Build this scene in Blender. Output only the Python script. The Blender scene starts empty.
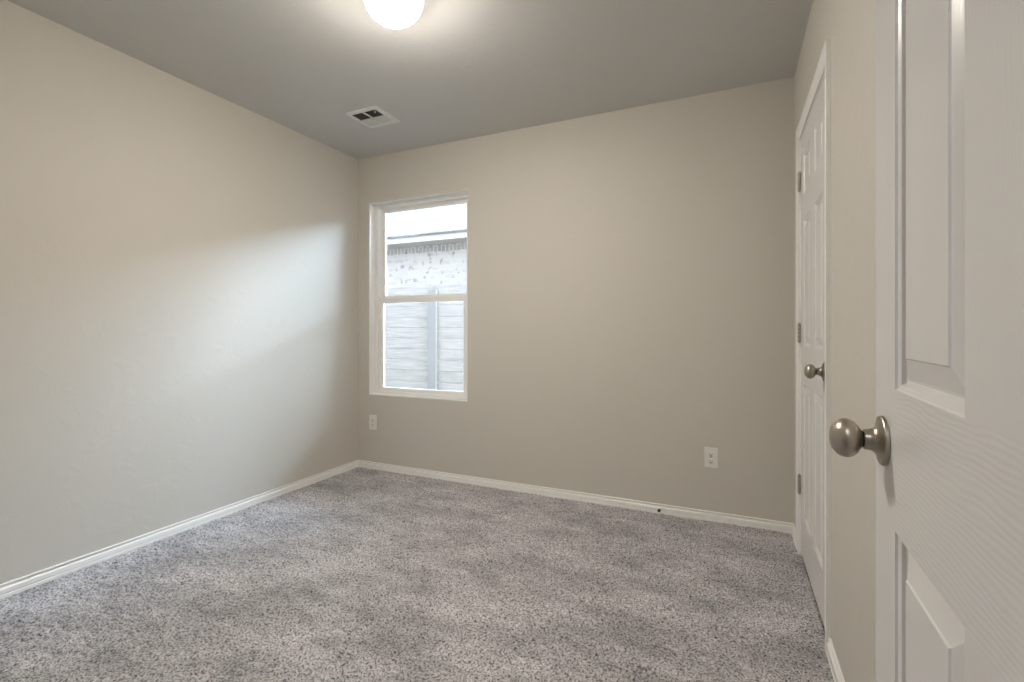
import bpy, bmesh, math, random
import numpy as np
from mathutils import Vector, Matrix

sc = bpy.context.scene
COL = sc.collection

# ------------------------------------------------------------------ camera
CH = 1.0878
cd = bpy.data.cameras.new('camera')
cam = bpy.data.objects.new('camera', cd)
COL.objects.link(cam)
cam.location = (0, 0, CH)
cam.rotation_euler = (math.radians(90), 0, math.radians(24.62))
cd.sensor_width = 36.0
cd.lens = 480.43 / 1024 * 36.0
cd.shift_y = -11.8 / 1024
cd.clip_start = 0.01
cd.clip_end = 200
sc.camera = cam

# ------------------------------------------------------------------ world: bright overcast sky
SKY = 8.0
SKY_GLOW = 104.0
w = bpy.data.worlds.new('overcast_sky')
sc.world = w
w.use_nodes = True
nt = w.node_tree
nt.nodes.clear()
wo = nt.nodes.new('ShaderNodeOutputWorld')
bg = nt.nodes.new('ShaderNodeBackground')
tc = nt.nodes.new('ShaderNodeTexCoord')
# the cloud is thinnest, and far brighter, in front of the veiled sun beyond the neighbour's roof
dt = nt.nodes.new('ShaderNodeVectorMath'); dt.operation = 'DOT_PRODUCT'
dt.inputs[1].default_value = Vector((.83, .47, .32)).normalized()
mr = nt.nodes.new('ShaderNodeMapRange')
mr.interpolation_type = 'SMOOTHSTEP'
mr.inputs['From Min'].default_value = 0.50
mr.inputs['From Max'].default_value = 1.0
mr.inputs['To Min'].default_value = SKY
mr.inputs['To Max'].default_value = SKY_GLOW
nt.links.new(tc.outputs['Generated'], dt.inputs[0])
nt.links.new(dt.outputs['Value'], mr.inputs['Value'])
nt.links.new(mr.outputs[0], bg.inputs['Strength'])
bg.inputs['Color'].default_value = (0.62, 0.79, 1.0, 1)
nt.links.new(bg.outputs[0], wo.inputs[0])

# ------------------------------------------------------------------ exposure / colour management
LAMP = 300.0
HALL_FILL = 82.0
vs = sc.view_settings
vs.view_transform = 'Standard'
vs.look = 'None'
vs.gamma = 1.0
vs.use_curve_mapping = False
vs.exposure = 0.0
sc.cycles.use_denoising = True
sc.cycles.max_bounces = 12
sc.cycles.diffuse_bounces = 7
sc.cycles.transparent_max_bounces = 12

# ------------------------------------------------------------------ room dimensions (metres)
XL, XR, YB, YF, H = -2.711, 0.3026, 2.970, 0.083, 2.44
WX0, WX1, WZ0, WZ1 = -2.595, -1.709, 0.577, 2.075       # window opening
CY0, CY1, CZ = 1.985, 2.700, 2.006                        # closet door opening (clear)
DX0, DX1, DZ = -0.566, 0.208, 2.006                       # entry doorway (clear)

# ------------------------------------------------------------------ materials
def mat(name, color, rough=0.5, metal=0.0, spec=0.5):
    m = bpy.data.materials.new(name)
    m.use_nodes = True
    b = m.node_tree.nodes['Principled BSDF']
    b.inputs['Base Color'].default_value = (*color, 1)
    b.inputs['Roughness'].default_value = rough
    b.inputs['Metallic'].default_value = metal
    b.inputs['Specular IOR Level'].default_value = spec
    return m

def N(m, kind, **kw):
    n = m.node_tree.nodes.new(kind)
    for k, v in kw.items():
        if k in n.inputs:
            n.inputs[k].default_value = v
        else:
            setattr(n, k, v)
    return n

def L(m, a, b):
    m.node_tree.links.new(a, b)

def bsdf(m):
    return m.node_tree.nodes['Principled BSDF']

def add_bump(m, src, strength, dist):
    b = N(m, 'ShaderNodeBump', Strength=strength, Distance=dist)
    L(m, src, b.inputs['Height'])
    L(m, b.outputs[0], bsdf(m).inputs['Normal'])
    return b

def plaster(name, color, strength=0.35):
    """painted drywall with a light orange-peel / knock-down texture"""
    m = mat(name, color, 0.62, 0, 0.35)
    t = N(m, 'ShaderNodeTexCoord')
    n1 = N(m, 'ShaderNodeTexNoise', Scale=9.0, Detail=5.0, Roughness=0.62)
    n2 = N(m, 'ShaderNodeTexNoise', Scale=120.0, Detail=2.0)
    r = N(m, 'ShaderNodeMapRange')
    r.inputs['From Min'].default_value = 0.52
    r.inputs['From Max'].default_value = 0.64
    ad = N(m, 'ShaderNodeMath', operation='MULTIPLY_ADD')
    ad.inputs[1].default_value = 0.35
    L(m, t.outputs['Object'], n1.inputs['Vector'])
    L(m, t.outputs['Object'], n2.inputs['Vector'])
    L(m, n1.outputs[0], r.inputs['Value'])
    L(m, n2.outputs[0], ad.inputs[0])
    L(m, r.outputs[0], ad.inputs[2])
    add_bump(m, ad.outputs[0], strength, 0.0012)
    return m

M = {}
M['wall'] = plaster('wall_paint', (0.600, 0.570, 0.515))
M['ceiling'] = plaster('ceiling_paint', (0.58, 0.575, 0.565), 0.5)
M['white'] = mat('white_trim_paint', (0.86, 0.85, 0.83), 0.32)
M['vinyl'] = mat('white_vinyl', (0.88, 0.87, 0.85), 0.38)
M['plate'] = mat('white_plastic', (0.80, 0.78, 0.73), 0.35)
M['slot'] = mat('dark_slot', (0.03, 0.03, 0.03), 0.6)
M['rubber'] = mat('black_rubber', (0.02, 0.018, 0.016), 0.6)
M['duct_shade'] = mat('duct_and_louvre_shade', (0.22, 0.21, 0.20), 0.6)
M['vent'] = mat('vent_enamel', (0.72, 0.72, 0.70), 0.4)
M['nickel'] = mat('satin_nickel', (0.42, 0.375, 0.32), 0.37, 1.0)
M['nickel_dark'] = mat('dark_metal_gap', (0.03, 0.026, 0.022), 0.5, 0.6)
M['screw'] = mat('steel_screw', (0.45, 0.43, 0.40), 0.3, 1.0)

def door_paint(name, horizontal):
    """moulded door skin: semi-gloss white with an embossed wood grain"""
    m = mat(name, (0.755, 0.75, 0.745), 0.27)
    t = N(m, 'ShaderNodeTexCoord')
    mp = N(m, 'ShaderNodeMapping')
    mp.inputs['Scale'].default_value = (0.35, 1, 1) if horizontal else (1, 1, 0.30)
    wv = N(m, 'ShaderNodeTexWave', Scale=46.0, Distortion=11.0, Detail=2.0)
    wv.inputs['Detail Scale'].default_value = 0.55
    wv.bands_direction = 'Z' if horizontal else 'X'
    L(m, t.outputs['Object'], mp.inputs['Vector'])
    L(m, mp.outputs[0], wv.inputs['Vector'])
    add_bump(m, wv.outputs['Fac'], 0.10 if horizontal else 0.04, 0.0012)
    return m
M['rail'] = door_paint('door_paint_rail', True)
M['stile'] = door_paint('door_paint_stile', False)

def glass_mat():
    m = bpy.data.materials.new('window_glass')
    m.use_nodes = True
    n = m.node_tree
    n.nodes.clear()
    o = n.nodes.new('ShaderNodeOutputMaterial')
    mix = n.nodes.new('ShaderNodeMixShader')
    tr = n.nodes.new('ShaderNodeBsdfTransparent')
    tr.inputs[0].default_value = (0.95, 0.97, 0.97, 1)
    gl = n.nodes.new('ShaderNodeBsdfGlossy')
    gl.inputs['Roughness'].default_value = 0.02
    fr = n.nodes.new('ShaderNodeFresnel')
    fr.inputs['IOR'].default_value = 1.45
    n.links.new(fr.outputs[0], mix.inputs[0])
    n.links.new(tr.outputs[0], mix.inputs[1])
    n.links.new(gl.outputs[0], mix.inputs[2])
    n.links.new(mix.outputs[0], o.inputs[0])
    return m
M['glass'] = glass_mat()

def emit(name, color, strength, rim):
    m = bpy.data.materials.new(name)
    m.use_nodes = True
    b = bsdf(m)
    b.inputs['Base Color'].default_value = (0.9, 0.88, 0.84, 1)
    b.inputs['Roughness'].default_value = 0.25
    b.inputs['Emission Color'].default_value = (*color, 1)
    # glow graded by height: rim held dim so the ceiling doesn't blow out
    t = N(m, 'ShaderNodeTexCoord')
    s = N(m, 'ShaderNodeSeparateXYZ')
    g = N(m, 'ShaderNodeMapRange')
    g.interpolation_type = 'SMOOTHSTEP'
    g.inputs['From Min'].default_value = -.055
    g.inputs['From Max'].default_value = -.115
    g.inputs['To Min'].default_value = rim
    g.inputs['To Max'].default_value = strength
    L(m, t.outputs['Object'], s.inputs[0])
    L(m, s.outputs['Z'], g.inputs['Value'])
    L(m, g.outputs[0], b.inputs['Emission Strength'])
    return m
M['dome'] = emit('lit_frosted_glass', (1.0, 0.925, 0.82), LAMP, 6.0)
M['fill_dome'] = emit('hall_fill_glass', (0.93, 0.96, 1.0), HALL_FILL, 5.0)

def carpet_mat():
    m = mat('carpet_pile', (0.3, 0.28, 0.27), 0.95, 0, 0.1)
    t = N(m, 'ShaderNodeTexCoord')
    # yarn flecks
    n1 = N(m, 'ShaderNodeTexNoise', Scale=138.0, Detail=4.0, Roughness=0.7)
    r1 = N(m, 'ShaderNodeValToRGB')
    e = r1.color_ramp.elements
    e[0].position = 0.37; e[0].color = (0.050, 0.043, 0.042, 1)
    e[1].position = 0.60; e[1].color = (0.68, 0.665, 0.68, 1)
    k = r1.color_ramp.elements.new(0.47); k.color = (0.395, 0.382, 0.39, 1)
    # patches where the pile has been brushed another way
    mp = N(m, 'ShaderNodeMapping')
    mp.inputs['Rotation'].default_value = (0, 0, 0.5)
    mp.inputs['Scale'].default_value = (1.0, 2.2, 1)
    n2 = N(m, 'ShaderNodeTexNoise', Scale=2.6, Detail=8.0, Roughness=0.72)
    r2 = N(m, 'ShaderNodeMapRange')
    r2.inputs['From Min'].default_value = 0.38
    r2.inputs['From Max'].default_value = 0.64
    r2.inputs['To Min'].default_value = 0.66
    r2.inputs['To Max'].default_value = 1.18
    mx = N(m, 'ShaderNodeMix', data_type='RGBA', blend_type='MULTIPLY')
    mx.inputs[0].default_value = 1.0
    L(m, t.outputs['Object'], n1.inputs['Vector'])
    L(m, t.outputs['Object'], mp.inputs['Vector'])
    L(m, mp.outputs[0], n2.inputs['Vector'])
    L(m, n1.outputs[0], r1.inputs[0])
    L(m, n2.outputs[0], r2.inputs['Value'])
    L(m, r1.outputs[0], mx.inputs[6])
    L(m, r2.outputs[0], mx.inputs[7])
    L(m, mx.outputs[2], bsdf(m).inputs['Base Color'])
    n3 = N(m, 'ShaderNodeTexNoise', Scale=260.0, Detail=2.0)
    L(m, t.outputs['Object'], n3.inputs['Vector'])
    add_bump(m, n3.outputs[0], 0.7, 0.004)
    bsdf(m).inputs['Sheen Weight'].default_value = 0.25
    bsdf(m).inputs['Sheen Roughness'].default_value = 0.5
    return m
M['carpet'] = carpet_mat()

def brick_mat(name, soldier=False):
    m = mat(name, (0.6, 0.55, 0.5), 0.9)
    t = N(m, 'ShaderNodeTexCoord')
    mp = N(m, 'ShaderNodeMapping')
    mp.inputs['Rotation'].default_value = (math.radians(90), 0, 0) if not soldier else (math.radians(90), 0, math.radians(90))
    b = N(m, 'ShaderNodeTexBrick', Scale=1.0)
    b.inputs['Color1'].default_value = (0.40, 0.325, 0.28, 1)
    b.inputs['Color2'].default_value = (0.31, 0.25, 0.215, 1)
    b.inputs['Mortar'].default_value = (0.41, 0.34, 0.295, 1)
    b.inputs['Mortar Size'].default_value = 0.008
    b.inputs['Brick Width'].default_value = 0.21
    b.inputs['Row Height'].default_value = 0.075
    b.inputs['Bias'].default_value = -0.45
    if soldier:
        b.inputs['Color1'].default_value = (0.26, 0.215, 0.185, 1)
        b.inputs['Color2'].default_value = (0.16, 0.15, 0.145, 1)
    L(m, t.outputs['Object'], mp.inputs['Vector'])
    L(m, mp.outputs[0], b.inputs['Vector'])
    # tumbled bricks: small dark chips and smears scattered over the face
    sp = N(m, 'ShaderNodeTexNoise', Scale=9.0, Detail=3.0, Roughness=0.6)
    rr = N(m, 'ShaderNodeMapRange')
    rr.inputs['From Min'].default_value = 0.36
    rr.inputs['From Max'].default_value = 0.44
    rr.inputs['To Min'].default_value = 0.55
    mx = N(m, 'ShaderNodeMix', data_type='RGBA', blend_type='MULTIPLY')
    mx.inputs[0].default_value = 1.0
    L(m, t.outputs['Object'], sp.inputs['Vector'])
    L(m, sp.outputs[0], rr.inputs['Value'])
    L(m, b.outputs['Color'], mx.inputs[6])
    L(m, rr.outputs[0], mx.inputs[7])
    L(m, mx.outputs[2], bsdf(m).inputs['Base Color'])
    return m
M['brick'] = brick_mat('pale_brick')
M['soldier'] = brick_mat('soldier_course_brick', True)

def fence_mat():
    m = mat('weathered_fence_wood', (0.5, 0.48, 0.46), 0.85)
    t = N(m, 'ShaderNodeTexCoord')
    mp = N(m, 'ShaderNodeMapping')
    mp.inputs['Scale'].default_value = (1.2, 1, 22)
    n = N(m, 'ShaderNodeTexNoise', Scale=2.4, Detail=6.0, Roughness=0.65)
    r = N(m, 'ShaderNodeValToRGB')
    e = r.color_ramp.elements
    e[0].position = 0.33; e[0].color = (0.155, 0.125, 0.108, 1)
    e[1].position = 0.62; e[1].color = (0.26, 0.21, 0.182, 1)
    L(m, t.outputs['Object'], mp.inputs['Vector'])
    L(m, mp.outputs[0], n.inputs['Vector'])
    L(m, n.outputs[0], r.inputs[0])
    n2 = N(m, 'ShaderNodeTexNoise', Scale=5.5, Detail=2.0)
    r2 = N(m, 'ShaderNodeMapRange')
    r2.inputs['From Min'].default_value = 0.26
    r2.inputs['From Max'].default_value = 0.34
    r2.inputs['To Min'].default_value = 0.55
    mx = N(m, 'ShaderNodeMix', data_type='RGBA', blend_type='MULTIPLY')
    mx.inputs[0].default_value = 1.0
    L(m, t.outputs['Object'], n2.inputs['Vector'])
    L(m, n2.outputs[0], r2.inputs['Value'])
    L(m, r.outputs[0], mx.inputs[6])
    L(m, r2.outputs[0], mx.inputs[7])
    L(m, mx.outputs[2], bsdf(m).inputs['Base Color'])
    return m
M['fence'] = fence_mat()
M['post'] = mat('weathered_post_wood', (0.15, 0.125, 0.113), 0.85)

def shingle_mat():
    m = mat('roof_shingles', (0.4, 0.4, 0.4), 1.0, 0, 0.05)
    t = N(m, 'ShaderNodeTexCoord')
    b = N(m, 'ShaderNodeTexBrick', Scale=1.0)
    b.inputs['Color1'].default_value = (0.150, 0.120, 0.102, 1)
    b.inputs['Color2'].default_value = (0.095, 0.076, 0.066, 1)
    b.inputs['Mortar'].default_value = (0.06, 0.048, 0.042, 1)
    b.inputs['Mortar Size'].default_value = 0.012
    b.inputs['Brick Width'].default_value = 0.30
    b.inputs['Row Height'].default_value = 0.14
    L(m, t.outputs['Object'], b.inputs['Vector'])
    L(m, b.outputs['Color'], bsdf(m).inputs['Base Color'])
    return m
M['shingle'] = shingle_mat()
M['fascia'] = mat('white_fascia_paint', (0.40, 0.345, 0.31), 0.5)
M['grass'] = mat('side_yard_grass', (0.10, 0.13, 0.05), 0.95)

# ------------------------------------------------------------------ mesh helpers
def obj(name, bm, m, parent=None, kind=None, smooth=False, loc=None, rotz=None):
    me = bpy.data.meshes.new(name)
    bmesh.ops.remove_doubles(bm, verts=bm.verts, dist=1e-6)
    bmesh.ops.recalc_face_normals(bm, faces=bm.faces)
    bm.to_mesh(me)
    bm.free()
    ms = m if isinstance(m, (list, tuple)) else [m]
    for q in ms:
        me.materials.append(q)
    if smooth:
        me.shade_smooth()
        try:
            me.set_sharp_from_angle(angle=math.radians(32))
        except Exception:
            pass
    o = bpy.data.objects.new(name, me)
    COL.objects.link(o)
    if parent is not None:
        o.parent = parent
    if kind:
        o['kind'] = kind
    if loc is not None:
        o.location = loc
    if rotz is not None:
        o.rotation_euler = (0, 0, rotz)
    return o

def box(bm, x0, x1, y0, y1, z0, z1, bevel=0.0, mi=0):
    t = bmesh.new()
    bmesh.ops.create_cube(t, size=1.0)
    for v in t.verts:
        v.co = Vector((x0 + (v.co.x + .5) * (x1 - x0), y0 + (v.co.y + .5) * (y1 - y0), z0 + (v.co.z + .5) * (z1 - z0)))
    if bevel > 0:
        bmesh.ops.bevel(t, geom=list(t.edges), offset=bevel, segments=2, profile=0.6, affect='EDGES')
    merge(bm, t, mi)

def merge(bm, t, mi=0, mtx=None):
    if mtx is not None:
        t.transform(mtx)
    vm = {v: bm.verts.new(v.co) for v in t.verts}
    for f in t.faces:
        try:
            nf = bm.faces.new([vm[v] for v in f.verts])
            nf.material_index = mi if mi else f.material_index
            nf.smooth = f.smooth
        except ValueError:
            pass
    t.free()

def lathe(prof, seg=40, mtx=None):
    """revolve (radius, height) pairs about local z; returns a bmesh"""
    t = bmesh.new()
    rings = []
    for r, h in prof:
        if r < 1e-6:
            rings.append([t.verts.new((0, 0, h))])
        else:
            rings.append([t.verts.new((r * math.cos(2 * math.pi * i / seg), r * math.sin(2 * math.pi * i / seg), h)) for i in range(seg)])
    for a, b in zip(rings, rings[1:]):
        for i in range(seg):
            j = (i + 1) % seg
            if len(a) == 1 and len(b) == 1:
                continue
            if len(a) == 1:
                t.faces.new((a[0], b[i], b[j]))
            elif len(b) == 1:
                t.faces.new((a[i], a[j], b[0]))
            else:
                t.faces.new((a[i], a[j], b[j], b[i]))
    for f in t.faces:
        f.smooth = True
    if mtx is not None:
        t.transform(mtx)
    return t

def slab(axis, a0, a1, u0, u1, v0, v1, holes=()):
    """solid slab between a0 and a1 along axis ('x','y','z'); u,v the other two axes in order; rectangular holes (u0,u1,v0,v1)"""
    us = sorted({u0, u1, *[h[0] for h in holes], *[h[1] for h in holes]})
    vs_ = sorted({v0, v1, *[h[2] for h in holes], *[h[3] for h in holes]})
    us = [u for u in us if u0 <= u <= u1]
    vs_ = [v for v in vs_ if v0 <= v <= v1]
    def P(a, u, v):
        return {'x': (a, u, v), 'y': (u, a, v), 'z': (u, v, a)}[axis]
    bm = bmesh.new()
    def solid(i, j):
        if i < 0 or j < 0 or i >= len(us) - 1 or j >= len(vs_) - 1:
            return False
        cu, cv = (us[i] + us[i + 1]) / 2, (vs_[j] + vs_[j + 1]) / 2
        return not any(h[0] < cu < h[1] and h[2] < cv < h[3] for h in holes)
    def quad(*ps):
        bm.faces.new([bm.verts.new(p) for p in ps])
    for i in range(len(us) - 1):
        for j in range(len(vs_) - 1):
            if not solid(i, j):
                continue
            ua, ub, va, vb = us[i], us[i + 1], vs_[j], vs_[j + 1]
            for a in (a0, a1):
                quad(P(a, ua, va), P(a, ub, va), P(a, ub, vb), P(a, ua, vb))
            if not solid(i - 1, j): quad(P(a0, ua, va), P(a1, ua, va), P(a1, ua, vb), P(a0, ua, vb))
            if not solid(i + 1, j): quad(P(a0, ub, va), P(a1, ub, va), P(a1, ub, vb), P(a0, ub, vb))
            if not solid(i, j - 1): quad(P(a0, ua, va), P(a1, ua, va), P(a1, ub, va), P(a0, ub, va))
            if not solid(i, j + 1): quad(P(a0, ua, vb), P(a1, ua, vb), P(a1, ub, vb), P(a0, ub, vb))
    return bm

def sweep(profile, paths):
    """paths(o) -> list of 3D corner functions; profile points (offset, height) -> lofted strip, ends capped"""
    bm = bmesh.new()
    rows = [[bm.verts.new(p) for p in paths(o, h)] for o, h in profile]
    n = len(rows[0])
    for a, b in zip(rows, rows[1:]):
        for i in range(n - 1):
            bm.faces.new((a[i], a[i + 1], b[i + 1], b[i]))
    for i in range(n - 1):
        bm.faces.new((rows[-1][i], rows[-1][i + 1], rows[0][i + 1], rows[0][i]))
    bm.faces.new([r[0] for r in rows])
    bm.faces.new([r[-1] for r in reversed(rows)])
    return bm

# ================================================================== THE ROOM SHELL
T = 0.12
VX0, VX1, VY0, VY1 = -2.199, -1.957, 2.294, 2.532          # ceiling register
obj('wall_left', slab('x', XL - T, XL, YF - T, YB + 0.14, -0.1, H), M['wall'], kind='structure')
obj('wall_back', slab('y', YB, YB + 0.14, XL, XR + T, -0.1, H, [(WX0, WX1, WZ0, WZ1)]), M['wall'], kind='structure')
obj('wall_right', slab('x', XR, XR + T, YF - T, YB, -0.1, H, [(CY0 - .018, CY1 + .018, -0.2, CZ + .018)]), M['wall'], kind='structure')
obj('wall_front', slab('y', YF - T, YF, XL, XR, -0.1, H, [(DX0 - .018, DX1 + .018, -0.2, DZ + .018)]), M['wall'], kind='structure')
obj('ceiling', slab('z', H, H + 0.1, XL - T, 1.5, -1.5, YB + 0.14, [(VX0 + .02, VX1 - .02, VY0 + .02, VY1 - .02)]), M['ceiling'], kind='structure')
# closet behind the closed door, and the hallway behind the camera
obj('wall_closet', slab('x', 0.95, 1.0, 1.5, 3.12, -0.1, H), M['wall'], kind='structure')
obj('wall_closet_left', slab('y', 3.07, 3.12, XR + T, 0.95, -0.1, H), M['wall'], kind='structure')
obj('wall_closet_right', slab('y', 1.5, 1.55, XR + T, 0.95, -0.1, H), M['wall'], kind='structure')
obj('wall_hall_back', slab('y', -1.32, -1.2, -1.62, 1.42, -0.1, H), M['wall'], kind='structure')
obj('wall_hall_left', slab('x', -1.62, -1.5, -1.2, YF - T, -0.1, H), M['wall'], kind='structure')
obj('wall_hall_right', slab('x', 1.3, 1.42, -1.2, YF - T, -0.1, H), M['wall'], kind='structure')
obj('wall_hall_front', slab('y', YF - T, YF, XR + T, 1.42, -0.1, H), M['wall'], kind='structure')
obj('floor_hall', slab('z', -0.1, -0.012, -1.62, 1.42, -1.32, YF - T), M['carpet'], kind='structure')
obj('floor_closet', slab('z', -0.1, -0.012, XR, 1.0, 1.5, 3.12), M['carpet'], kind='structure')

# carpeted floor: a dense mesh with the tufts of the cut pile raised out of it
def carpet():
    rng = np.random.default_rng(5)
    x0, x1, y0, y1 = XL - 0.0, XR + 0.0, YF - T, YB
    st = 0.0058
    nx, ny = int((x1 - x0) / st), int((y1 - y0) / st)
    xs, ys = np.linspace(x0, x1, nx), np.linspace(y0, y1, ny)
    n = rng.normal(size=(ny, nx))
    sm = n.copy()
    for ax in (0, 1):
        sm = (np.roll(sm, 1, ax) + 2 * sm + np.roll(sm, -1, ax)) / 4
    sm /= sm.std()
    # slow undulation of the pile: foot prints and vacuum passes
    def low(cells_x, cells_y):
        g = rng.normal(size=(cells_y + 1, cells_x + 1))
        fx, fy = np.linspace(0, cells_x - 1e-6, nx), np.linspace(0, cells_y - 1e-6, ny)
        ix, iy = fx.astype(int), fy.astype(int)
        tx, ty = fx - ix, fy - iy
        tx, ty = tx * tx * (3 - 2 * tx), ty * ty * (3 - 2 * ty)
        a = g[np.ix_(iy, ix)] * (1 - tx) + g[np.ix_(iy, ix + 1)] * tx
        b = g[np.ix_(iy + 1, ix)] * (1 - tx) + g[np.ix_(iy + 1, ix + 1)] * tx
        return a * (1 - ty)[:, None] + b * ty[:, None]
    z = -0.006 + 0.0023 * np.clip(sm, -2.4, 2.4) + 0.0011 * low(22, 26) + 0.0014 * low(9, 14) + 0.0008 * low(60, 55)
    dist = np.minimum.outer(np.minimum(ys - y0, y1 - ys), np.full(nx, 9.)); dist = np.minimum(dist, np.minimum(xs - x0, x1 - xs)[None, :])
    z = -0.005 + (z + 0.005) * np.clip(.25 + dist / .05, 0, 1)
    jx = rng.normal(size=(ny, nx)) * 0.0009
    jy = rng.normal(size=(ny, nx)) * 0.0009
    jx[:, 0] = jx[:, -1] = 0; jy[0] = jy[-1] = 0
    X, Y = np.meshgrid(xs, ys)
    co = np.stack([X + jx, Y + jy, z], -1).reshape(-1, 3)
    # skirt down to a flat underside
    idx = np.arange(nx * ny).reshape(ny, nx)
    q = np.stack([idx[:-1, :-1], idx[:-1, 1:], idx[1:, 1:], idx[1:, :-1]], -1).reshape(-1, 4)
    base = len(co)
    co = np.vstack([co, [(x0, y0, -0.1), (x1, y0, -0.1), (x1, y1, -0.1), (x0, y1, -0.1)]])
    q = np.vstack([q, [(base + 3, base + 2, base + 1, base)]])
    me = bpy.data.meshes.new('floor')
    me.vertices.add(len(co)); me.vertices.foreach_set('co', co.astype(np.float32).ravel())
    me.loops.add(q.size); me.loops.foreach_set('vertex_index', q.astype(np.int32).ravel())
    me.polygons.add(len(q)); me.polygons.foreach_set('loop_start', np.arange(0, q.size, 4, dtype=np.int32))
    me.polygons.foreach_set('loop_total', np.full(len(q), 4, np.int32))
    me.update(calc_edges=True); me.validate()
    me.polygons.foreach_set('use_smooth', np.ones(len(me.polygons), bool))
    me.materials.append(M['carpet'])
    o = bpy.data.objects.new('floor', me)
    COL.objects.link(o)
    o['kind'] = 'structure'
    return o
carpet()

# ------------------------------------------------------------------ baseboards
BB = [(0, .048), (.0062, .048), (.0085, .0462), (.0085, .0428), (.0028, .0412), (.0028, .0338), (.0095, .0318), (.013, .028),
      (.0135, .012), (.0115, .0095), (.0112, .006), (.0150, .0045), (.0150, -.02), (0, -.02)]
def baseboard(name, a, b, nrm, mitre=(0, 0)):
    """a, b: ends on the wall line (x, y); nrm: unit vector into the room; mitre +1 shortens that end by the offset"""
    a, b, nrm = Vector(a), Vector(b), Vector(nrm)
    d = (b - a).normalized()
    def paths(o, h):
        p = a + nrm * o + d * o * mitre[0]
        q = b + nrm * o - d * o * mitre[1]
        return [(p.x, p.y, h), (q.x, q.y, h)]
    return obj(name, sweep(BB, paths), M['white'], kind='structure')
baseboard('baseboard_left', (XL, YF), (XL, YB), (1, 0), (1, 1))
baseboard('baseboard_back', (XL, YB), (XR, YB), (0, -1), (1, 1))
baseboard('baseboard_right', (XR, CY1 + .067), (XR, YB), (-1, 0), (0, 1))
baseboard('baseboard_right_near', (XR, YF), (XR, CY0 - .067), (-1, 0), (1, 0))
baseboard('baseboard_front', (XL, YF), (DX0 - .067, YF), (0, 1), (1, 0))

# ------------------------------------------------------------------ door casings (colonial profile) and jambs
CAS = [(0, 0), (0, .0075), (.004, .0095), (.010, .0085), (.014, .0105), (.030, .0125), (.040, .0135), (.0465, .0125), (.0500, .0150), (.0555, .0150), (.057, .0135), (.057, 0)]
rv = .006
def casing_right(o, h):
    y0, y1, z = CY0 - rv - o, CY1 + rv + o, CZ + rv + o
    x = XR - h
    return [(x, y0, -.015), (x, y0, z), (x, y1, z), (x, y1, -.015)]
obj('trim_1', sweep(CAS, casing_right), M['white'], kind='structure')
def casing_front(o, h):
    x0, x1, z = DX0 - rv - o, DX1 + rv + o, DZ + rv + o
    return [(x0, YF + h, -.015), (x0, YF + h, z), (x1, YF + h, z), (x1, YF + h, -.015)]
obj('trim_2', sweep(CAS, casing_front), M['white'], kind='structure')
def casing_hall(o, h):
    x0, x1, z = DX0 - rv - o, DX1 + rv + o, DZ + rv + o
    return [(x0, YF - T - h, -.015), (x0, YF - T - h, z), (x1, YF - T - h, z), (x1, YF - T - h, -.015)]
obj('trim_3', sweep(CAS, casing_hall), M['white'], kind='structure')
# jambs with stops
def jamb_closet(o, h):
    y0, y1, z = CY0 - o, CY1 + o, CZ + o
    return [(XR + h, y0, -.015), (XR + h, y0, z), (XR + h, y1, z), (XR + h, y1, -.015)]
obj('trim_4', sweep([(0, 0), (.0178, 0), (.0178, T), (0, T), (0, .085), (-.011, .085), (-.011, .040), (0, .040)], jamb_closet), M['white'], kind='structure')
def jamb_entry(o, h):
    x0, x1, z = DX0 - o, DX1 + o, DZ + o
    return [(x0, YF - h, -.015), (x0, YF - h, z), (x1, YF - h, z), (x1, YF - h, -.015)]
obj('trim_5', sweep([(0, 0), (.0178, 0), (.0178, T), (0, T), (0, .085), (-.011, .085), (-.011, .040), (0, .040)], jamb_entry), M['white'], kind='structure')

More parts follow.
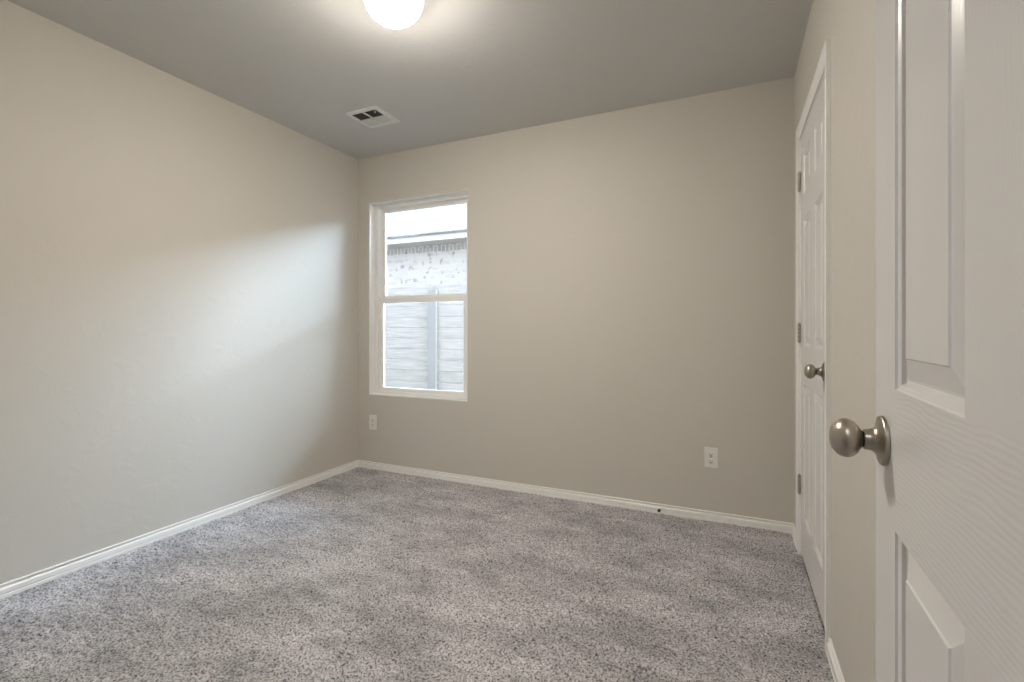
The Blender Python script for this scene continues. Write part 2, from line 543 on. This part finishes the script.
# ------------------------------------------------------------------ six-panel doors
ROWS = [(.200, .8345), (1.012, 1.597), (1.715, 1.902)]
PROF = [(0, 0), (.0016, -.0028), (.0074, -.0050), (.0095, -.0094), (.0130, -.0108), (.0160, -.0104), (.0400, -.0030), (.0418, -.0010)]
def panel_door(name, W, stile, loc, rotz, Tk=.035, z0=.012, z1=2.002):
    mull = W - 2 * stile
    pw = (mull - .13 * (W / .762)) / 2
    cols = [(stile, stile + pw), (W - stile - pw, W - stile)]
    xs = [0, *cols[0], *cols[1], W]
    zs = [z0]
    for r in ROWS: zs += r
    zs.append(z1)
    bm = bmesh.new()
    for side in (0, 1):
        y = Tk * side
        sg = 1 if side else -1
        for i in range(len(xs) - 1):
            for j in range(len(zs) - 1):
                xa, xb, za, zb = xs[i], xs[i + 1], zs[j], zs[j + 1]
                if i in (1, 3) and j in (1, 3, 5):
                    rings = []
                    for d, h in PROF:
                        yy = y + sg * h
                        rings.append([bm.verts.new(p) for p in ((xa + d, yy, za + d), (xb - d, yy, za + d), (xb - d, yy, zb - d), (xa + d, yy, zb - d))])
                    for a, b in zip(rings, rings[1:]):
                        for k in range(4):
                            f = bm.faces.new((a[k], a[(k + 1) % 4], b[(k + 1) % 4], b[k])); f.material_index = 1
                    f = bm.faces.new(rings[-1]); f.material_index = 1
                else:
                    f = bm.faces.new([bm.verts.new(p) for p in ((xa, y, za), (xb, y, za), (xb, y, zb), (xa, y, zb))])
                    f.material_index = 0 if (i in (1, 2, 3) and j in (0, 2, 4, 6)) else 1
    for i in range(len(xs) - 1):
        for z in (z0, z1):
            f = bm.faces.new([bm.verts.new(p) for p in ((xs[i], 0, z), (xs[i + 1], 0, z), (xs[i + 1], Tk, z), (xs[i], Tk, z))]); f.material_index = 1
    for j in range(len(zs) - 1):
        for x in (0, W):
            f = bm.faces.new([bm.verts.new(p) for p in ((x, 0, zs[j]), (x, Tk, zs[j]), (x, Tk, zs[j + 1]), (x, 0, zs[j + 1]))]); f.material_index = 1
    o = obj(name, bm, [M['rail'], M['stile']], kind='structure', loc=loc, rotz=rotz)
    return o

def knob_set(door, x, z, Tk=.035):
    for side in (0, 1):
        y = Tk if side else 0.0
        R = Matrix.Translation((x, y, z)) @ Matrix.Rotation(math.radians(-90 if side else 90), 4, 'X')
        # ball
        c, r = .0437, .0266
        prof = [(.0122, .0255)]
        a0 = math.asin(.0135 / r)
        for i in range(25):
            a = math.pi - a0 - (math.pi - a0) * i / 24
            hh = c + r * .73 * math.cos(a)
            rr = r * math.sin(a)
            if hh > c + .0170:          # slightly flattened front
                hh = c + .0170 + (hh - c - .0170) * .6
            prof.append((max(rr, 0), hh))
        prof.append((0, prof[-1][1]))
        k = obj('door_knob', lathe(prof[:-1] if prof[-2][0] < 1e-6 else prof, 48, R), M['nickel'], door, smooth=True)
        g = obj('knob_gap', lathe([(.0105, .0200), (.0108, .0240), (.0112, .0280), (0, .0280)], 32, R), M['nickel_dark'], k, smooth=True)
        rose = [(0, 0), (.0322, 0), (.0330, .0008), (.0330, .0040), (.0318, .0055), (.0280, .0064), (.0232, .0075), (.0192, .0094), (.0165, .0118),
                (.0150, .0144), (.0142, .0172), (.0138, .0200), (.0136, .0227), (.0128, .0236), (0, .0236)]
        obj('knob_rose', lathe(rose, 48, R), M['nickel'], k, smooth=True)

def hinge(door, x, y, zc, hgt=.089, sy=-1):
    """leaf plates and knuckle barrel at the hinge edge"""
    bm = bmesh.new()
    yc = y + sy * .0065
    n = 5
    for i in range(n):
        a = zc - hgt / 2 + hgt * i / n
        merge(bm, lathe([(0, 0), (.0066, 0), (.0074, .0008), (.0074, hgt / n - .0016), (.0066, hgt / n - .0008), (0, hgt / n - .0008)], 20, Matrix.Translation((x, yc, a))))
    merge(bm, lathe([(0, 0), (.0035, .0), (.0050, .002), (.0050, .004), (0, .006)], 16, Matrix.Translation((x, yc, zc + hgt / 2))))
    merge(bm, lathe([(0, -.006), (.0050, -.004), (.0050, -.002), (.0035, 0), (0, 0)], 16, Matrix.Translation((x, yc, zc - hgt / 2))))
    h = obj('hinge', bm, M['nickel'], door, smooth=True)
    b2 = bmesh.new()
    # leaves: one wraps the door edge, the other lies on the casing side
    box(b2, x - .0015, x + .0010, y + (-.001 if sy < 0 else -.030), y + (.030 if sy < 0 else .001), zc - hgt / 2, zc + hgt / 2)
    for k in (-.3, 0, .3):
        merge(b2, lathe([(0, .0012), (.0032, .0012), (.0035, 0), (0, 0)], 14, Matrix.Translation((x + .0010, y + (.014 if sy < 0 else -.014), zc + k * hgt)) @ Matrix.Rotation(math.radians(90), 4, 'Y')))
    obj('hinge_leaf', b2, M['nickel'], h)
    return h

# entry door standing open beside the camera
A1 = math.radians(90 - 1.54)
d1 = panel_door('door_1', .762, .100, (.2022, .083, 0), A1)
d1['label'] = 'white six-panel door standing open in the right foreground'
knob_set(d1, .762 - .0490, .9378)
for zc in (1.785, 1.07, .357):
    hinge(d1, 0, 0, zc)
bm = bmesh.new(); box(bm, .7615, .7635, .005, .030, .9378 - .028, .9378 + .028, .0004)
obj('latch_plate', bm, M['nickel'], d1)
# closed closet door in the right wall
d2 = panel_door('door_2', CY1 - CY0 - .006, .098, (XR, CY1 - .003, 0), math.radians(-90))
d2['label'] = 'white six-panel closet door closed in the right wall'
knob_set(d2, CY1 - CY0 - .006 - .060, .934)
for zc in (1.802, 1.070, .337):
    hinge(d2, -.0015, 0, zc)

# ------------------------------------------------------------------ window (single-hung vinyl)
def ring(x0, x1, z0, z1, y0, y1, l, r, b, t, bev=.003):
    bm = bmesh.new()
    box(bm, x0, x0 + l, y0, y1, z0, z1, bev)
    box(bm, x1 - r, x1, y0, y1, z0, z1, bev)
    box(bm, x0 + l - .0005, x1 - r + .0005, y0, y1, z0, z0 + b, bev)
    box(bm, x0 + l - .0005, x1 - r + .0005, y0, y1, z1 - t, z1, bev)
    return bm
win = obj('window_1', ring(WX0, WX1, WZ0, WZ1, YB + .060, YB + .135, .034, .034, .022, .030), M['vinyl'], kind='structure')
# stepped inner track of the frame
obj('window_track', ring(WX0 + .033, WX1 - .033, WZ0 + .020, WZ1 - .029, YB + .098, YB + .130, .007, .007, .006, .006, .001), M['vinyl'], win)
ls = obj('lower_sash', ring(WX0 + .036, WX1 - .036, WZ0 + .022, 1.334, YB + .070, YB + .096, .036, .036, .030, .036), M['vinyl'], win)
us = obj('upper_sash', ring(WX0 + .036, WX1 - .036, 1.318, WZ1 - .032, YB + .104, YB + .128, .030, .030, .036, .024), M['vinyl'], win)
bm = bmesh.new(); box(bm, WX0 + .070, WX1 - .070, YB + .081, YB + .084, WZ0 + .050, 1.300)
obj('glass_pane', bm, M['glass'], ls)
bm = bmesh.new(); box(bm, WX0 + .064, WX1 - .064, YB + .115, YB + .118, 1.352, WZ1 - .054)
obj('glass_pane', bm, M['glass'], us)
bm = bmesh.new()
box(bm, WX0 + .0005, WX1 - .0005, YB - .002, YB + .0605, WZ0 - .004, WZ0 + .004, .0015)
obj('window_sill', bm, M['white'], win)
# thin white liner over the returns of the opening
bm = bmesh.new()
box(bm, WX0 - .001, WX0 + .003, YB - .001, YB + .061, WZ0 + .004, WZ1)
box(bm, WX1 - .003, WX1 + .001, YB - .001, YB + .061, WZ0 + .004, WZ1)
box(bm, WX0, WX1, YB - .001, YB + .061, WZ1 - .003, WZ1 + .001)
obj('window_return', bm, M['white'], win)

# ------------------------------------------------------------------ things fixed to the room
def empty(name, loc, label, cat, group=None, rotz=0):
    o = bpy.data.objects.new(name, None)
    COL.objects.link(o)
    o.location = loc
    o.rotation_euler = (0, 0, rotz)
    o.empty_display_size = .05
    o['label'] = label
    o['category'] = cat
    if group:
        o['group'] = group
    return o

# flush-mount ceiling light
LX, LY = -1.229, 1.545
cl = empty('ceiling_light', (LX, LY, H), 'round frosted glass flush-mount light glowing on the ceiling', 'ceiling light')
obj('mounting_pan', lathe([(0, 0), (.106, 0), (.110, -.003), (.110, -.014), (.106, -.017), (0, -.017)], 64), M['vent'], cl, smooth=True)
prof = [(.108, -.014)]
prof += [(.118, -.015), (.1195, -.019), (.1190, -.024)]
for i in range(1, 19):
    a = math.pi / 2 * i / 18
    prof.append((.1190 * math.cos(a) ** .95 if i < 18 else 0, -.022 - .106 * math.sin(a)))
obj('glass_dome', lathe(prof, 64), M['dome'], cl, smooth=True)

# added fill light, unseen, in the hallway behind the camera
hl = empty('ceiling_light', (0.0, -.62, H), 'added unseen fill light on the hallway ceiling outside the doorway', 'ceiling light')
obj('mounting_pan', lathe([(0, 0), (.106, 0), (.110, -.003), (.110, -.014), (.106, -.017), (0, -.017)], 48), M['vent'], hl, smooth=True)
obj('glass_dome', lathe(prof, 48), M['fill_dome'], hl, smooth=True)

# ceiling register
vw, vh = VX1 - VX0, VY1 - VY0
vt = empty('ceiling_vent', (VX0, VY0, H), 'square white air register in the ceiling near the window corner', 'ceiling vent')
def vent_parts():
    u = [0, .085 * vw, .44 * vw, .495 * vw, .87 * vw, vw]
    v = [0, .135 * vh, .510 * vh, .530 * vh, .870 * vh, vh]
    bm = slab('z', -.007, -.0005, 0, vw, 0, vh, [(u[1], u[2], v[1], v[2]), (u[3], u[4], v[1], v[2]), (u[1], u[2], v[3], v[4]), (u[3], u[4], v[3], v[4])])
    bmesh.ops.remove_doubles(bm, verts=bm.verts, dist=1e-6)
    obj('register_frame', bm, M['vent'], vt)
    for (ua, ub) in ((u[1], u[2]), (u[3], u[4])):
        for k, (va, vb) in enumerate(((v[1], v[2]), (v[3], v[4]))):
            b = bmesh.new()
            n = 7
            for i in range(n):
                c = va + (vb - va) * (i + .5) / n
                s = 1 if k == 0 else -1
                t = bmesh.new()
                bmesh.ops.create_cube(t, size=1)
                t.transform(Matrix.Translation(((ua + ub) / 2, c, -.001)) @ Matrix.Rotation(math.radians(52) if k == 0 else math.radians(-38), 4, 'X') @ Matrix.Diagonal((ub - ua, .0125, .0008, 1)))
                merge(b, t)
            obj('louvre', b, M['duct_shade'] if k == 0 else M['vent'], vt)  # near louvres coloured dark to stand for the shade inside the duct
    b = bmesh.new()
    x0, x1, y0, y1 = .021, vw - .021, .021, vh - .021
    for q in (((x0, y0), (x1, y0)), ((x1, y0), (x1, y1)), ((x1, y1), (x0, y1)), ((x0, y1), (x0, y0))):
        (ax, ay), (bx, by) = q
        b.faces.new([b.verts.new(p) for p in ((ax, ay, 0), (bx, by, 0), (bx, by, .16), (ax, ay, .16))])
    b.faces.new([b.verts.new(p) for p in ((x0, y0, .16), (x1, y0, .16), (x1, y1, .16), (x0, y1, .16))])
    obj('duct_collar', b, M['duct_shade'], vt)
    b = bmesh.new()
    for px, py in ((vw * .05, vh * .5), (vw * .93, vh * .5)):
        obj('screw', lathe([(0, -.0095), (.003, -.009), (.0042, -.007), (0, -.007)], 16, Matrix.Translation((px, py, 0))), M['screw'], vt)
    b.free()
    b = bmesh.new()
    box(b, vw * .80, vw * .815, vh * .18, vh * .225, -.016, -.0065, .001)
    obj('damper_lever', b, M['vent'], vt)
vent_parts()

# wall outlets
def outlet(loc, label):
    o = empty('wall_outlet', loc, label, 'wall outlet', 'duplex outlets on the back wall')
    b = bmesh.new()
    box(b, -.0355, .0355, -.0055, 0, -.0575, .0575, .0022)
    obj('cover_plate', b, M['plate'], o)
    for zc in (.0195, -.0195):
        t = bmesh.new()
        R = Matrix.Translation((0, -.0050, zc)) @ Matrix.Rotation(math.radians(90), 4, 'X')
        t2 = lathe([(0, 0), (.0170, 0), (.0170, .0014), (.0160, .0022), (0, .0022)], 28)
        for vtx in t2.verts:
            vtx.co.y = max(-.0138, min(.0138, vtx.co.y))
        merge(t, t2, 0, R)
        r = obj('receptacle', t, M['plate'], o)
        s = bmesh.new()
        box(s, -.0075, -.0055, -.0077, -.0070, zc - .001, zc + .008)
        box(s, .0055, .0075, -.0077, -.0070, zc - .001, zc + .0065)
        merge(s, lathe([(0, .0077), (.0030, .0077), (.0030, .0068), (0, .0068)], 14, Matrix.Translation((0, 0, zc - .0078)) @ Matrix.Rotation(math.radians(90), 4, 'X')))
        obj('socket_slots', s, M['slot'], r)
    s = lathe([(0, .0066), (.0022, .0064), (.0032, .0054), (0, .0054)], 16, Matrix.Rotation(math.radians(90), 4, 'X'))
    obj('screw', s, M['screw'], o, smooth=True)
    return o
outlet((-.1095, YB, .355), 'white duplex outlet plate on the back wall near the closet door')
outlet((-2.558, YB, .359), 'white outlet plate under the window beside the left corner')

# little door stop on the back baseboard
ds = empty('door_stop', (-.391, YB - .0135, .0215), 'tiny black-tipped stop sticking out of the back baseboard left of the outlet', 'door stop')
Rm = Matrix.Rotation(math.radians(90), 4, 'X')
obj('base', lathe([(0, 0), (.0085, 0), (.0085, .003), (.006, .006), (0, .006)], 24, Rm), M['plate'], ds, smooth=True)
b = bmesh.new()
hh = .006
pf = [(0, hh)]
for i in range(6):
    pf += [(.0042, hh + i * .003), (.0052, hh + i * .003 + .001), (.0042, hh + i * .003 + .002)]
pf.append((0, hh + .018))
obj('spring', lathe(pf, 20, Rm), M['screw'], ds, smooth=True)
obj('rubber_tip', lathe([(0, .022), (.0075, .022), (.0085, .024), (.0085, .034), (.0065, .038), (0, .038)], 24, Rm), M['rubber'], ds, smooth=True)

# ================================================================== OUTSIDE THE WINDOW
GZ = -.25
bm = bmesh.new()
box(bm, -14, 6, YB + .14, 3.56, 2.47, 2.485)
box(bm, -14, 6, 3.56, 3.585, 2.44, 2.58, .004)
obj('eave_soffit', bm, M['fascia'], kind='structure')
obj('ground', slab('z', GZ - .1, GZ, -20, 12, YB + .14, 16), M['grass'], kind='structure')

fe = empty('wooden_fence', (-2.6, 5.0, GZ), 'weathered grey horizontal board fence behind the window', 'fence')
rng = random.Random(3)
PX = -3.36            # the post seen through the window
posts = [PX + 2.4 * k - 0.0 for k in range(-3, 4)]
for i, x in enumerate(posts):
    bm = bmesh.new()
    box(bm, x - .060 + 2.6, x + .060 + 2.6, -.04, 0, -.05, 1.575 - GZ, .004)
    obj('fence_post', bm, M['post'], fe)
for i in range(len(posts) - 1):
    bm = bmesh.new()
    n = 14
    for k in range(n):
        z1 = 1.640 - GZ - k * .1345
        z0 = z1 - .1345 + .006
        if z1 < .02: break
        dz = rng.uniform(-.003, .003)
        tilt = rng.uniform(-.004, .004)
        t = bmesh.new()
        box(t, posts[i] + .002 + 2.6, posts[i + 1] - .002 + 2.6, 0.001 + rng.uniform(0, .004), .021, z0 + dz, z1 + dz, .007)
        for v in t.verts:
            v.co.z += tilt * (v.co.x - (posts[i] + 2.6) - 1.2) / 1.2
        merge(bm, t)
    obj('board_panel', bm, M['fence'], fe)

nh = empty('neighbour_house', (-4, 6.75, GZ), 'pale brick house with grey shingle roof beyond the fence', 'house')
def off(bm):      # world -> house coordinates
    bmesh.ops.translate(bm, verts=bm.verts, vec=(4, -6.75, -GZ))
    return bm
obj('brick_wall', off(slab('y', 6.75, 6.95, -14, 8, GZ, 2.375)), M['brick'], nh)
obj('soldier_course', off(slab('y', 6.742, 6.95, -14, 8, 2.375, 2.60)), M['soldier'], nh)
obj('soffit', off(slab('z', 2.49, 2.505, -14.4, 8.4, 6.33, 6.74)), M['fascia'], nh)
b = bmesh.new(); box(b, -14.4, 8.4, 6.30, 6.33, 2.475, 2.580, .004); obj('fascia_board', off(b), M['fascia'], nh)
b = bmesh.new()
for ya, za, yb, zb in ((6.26, 2.585, 9.75, 4.02), (13.24, 2.585, 9.75, 4.02)):
    q = [(-14.6, ya, za), (8.6, ya, za), (8.6, yb, zb), (-14.6, yb, zb)]
    lo = [(x, y, z - .03) for x, y, z in q]
    V = [b.verts.new(p) for p in q + lo]
    for f in ((0, 1, 2, 3), (7, 6, 5, 4), (0, 4, 5, 1), (1, 5, 6, 2), (2, 6, 7, 3), (3, 7, 4, 0)):
        b.faces.new([V[i] for i in f])
obj('roof', off(b), M['shingle'], nh)
obj('rear_wall', off(slab('y', 12.6, 12.8, -14, 8, GZ, 2.60)), M['brick'], nh)
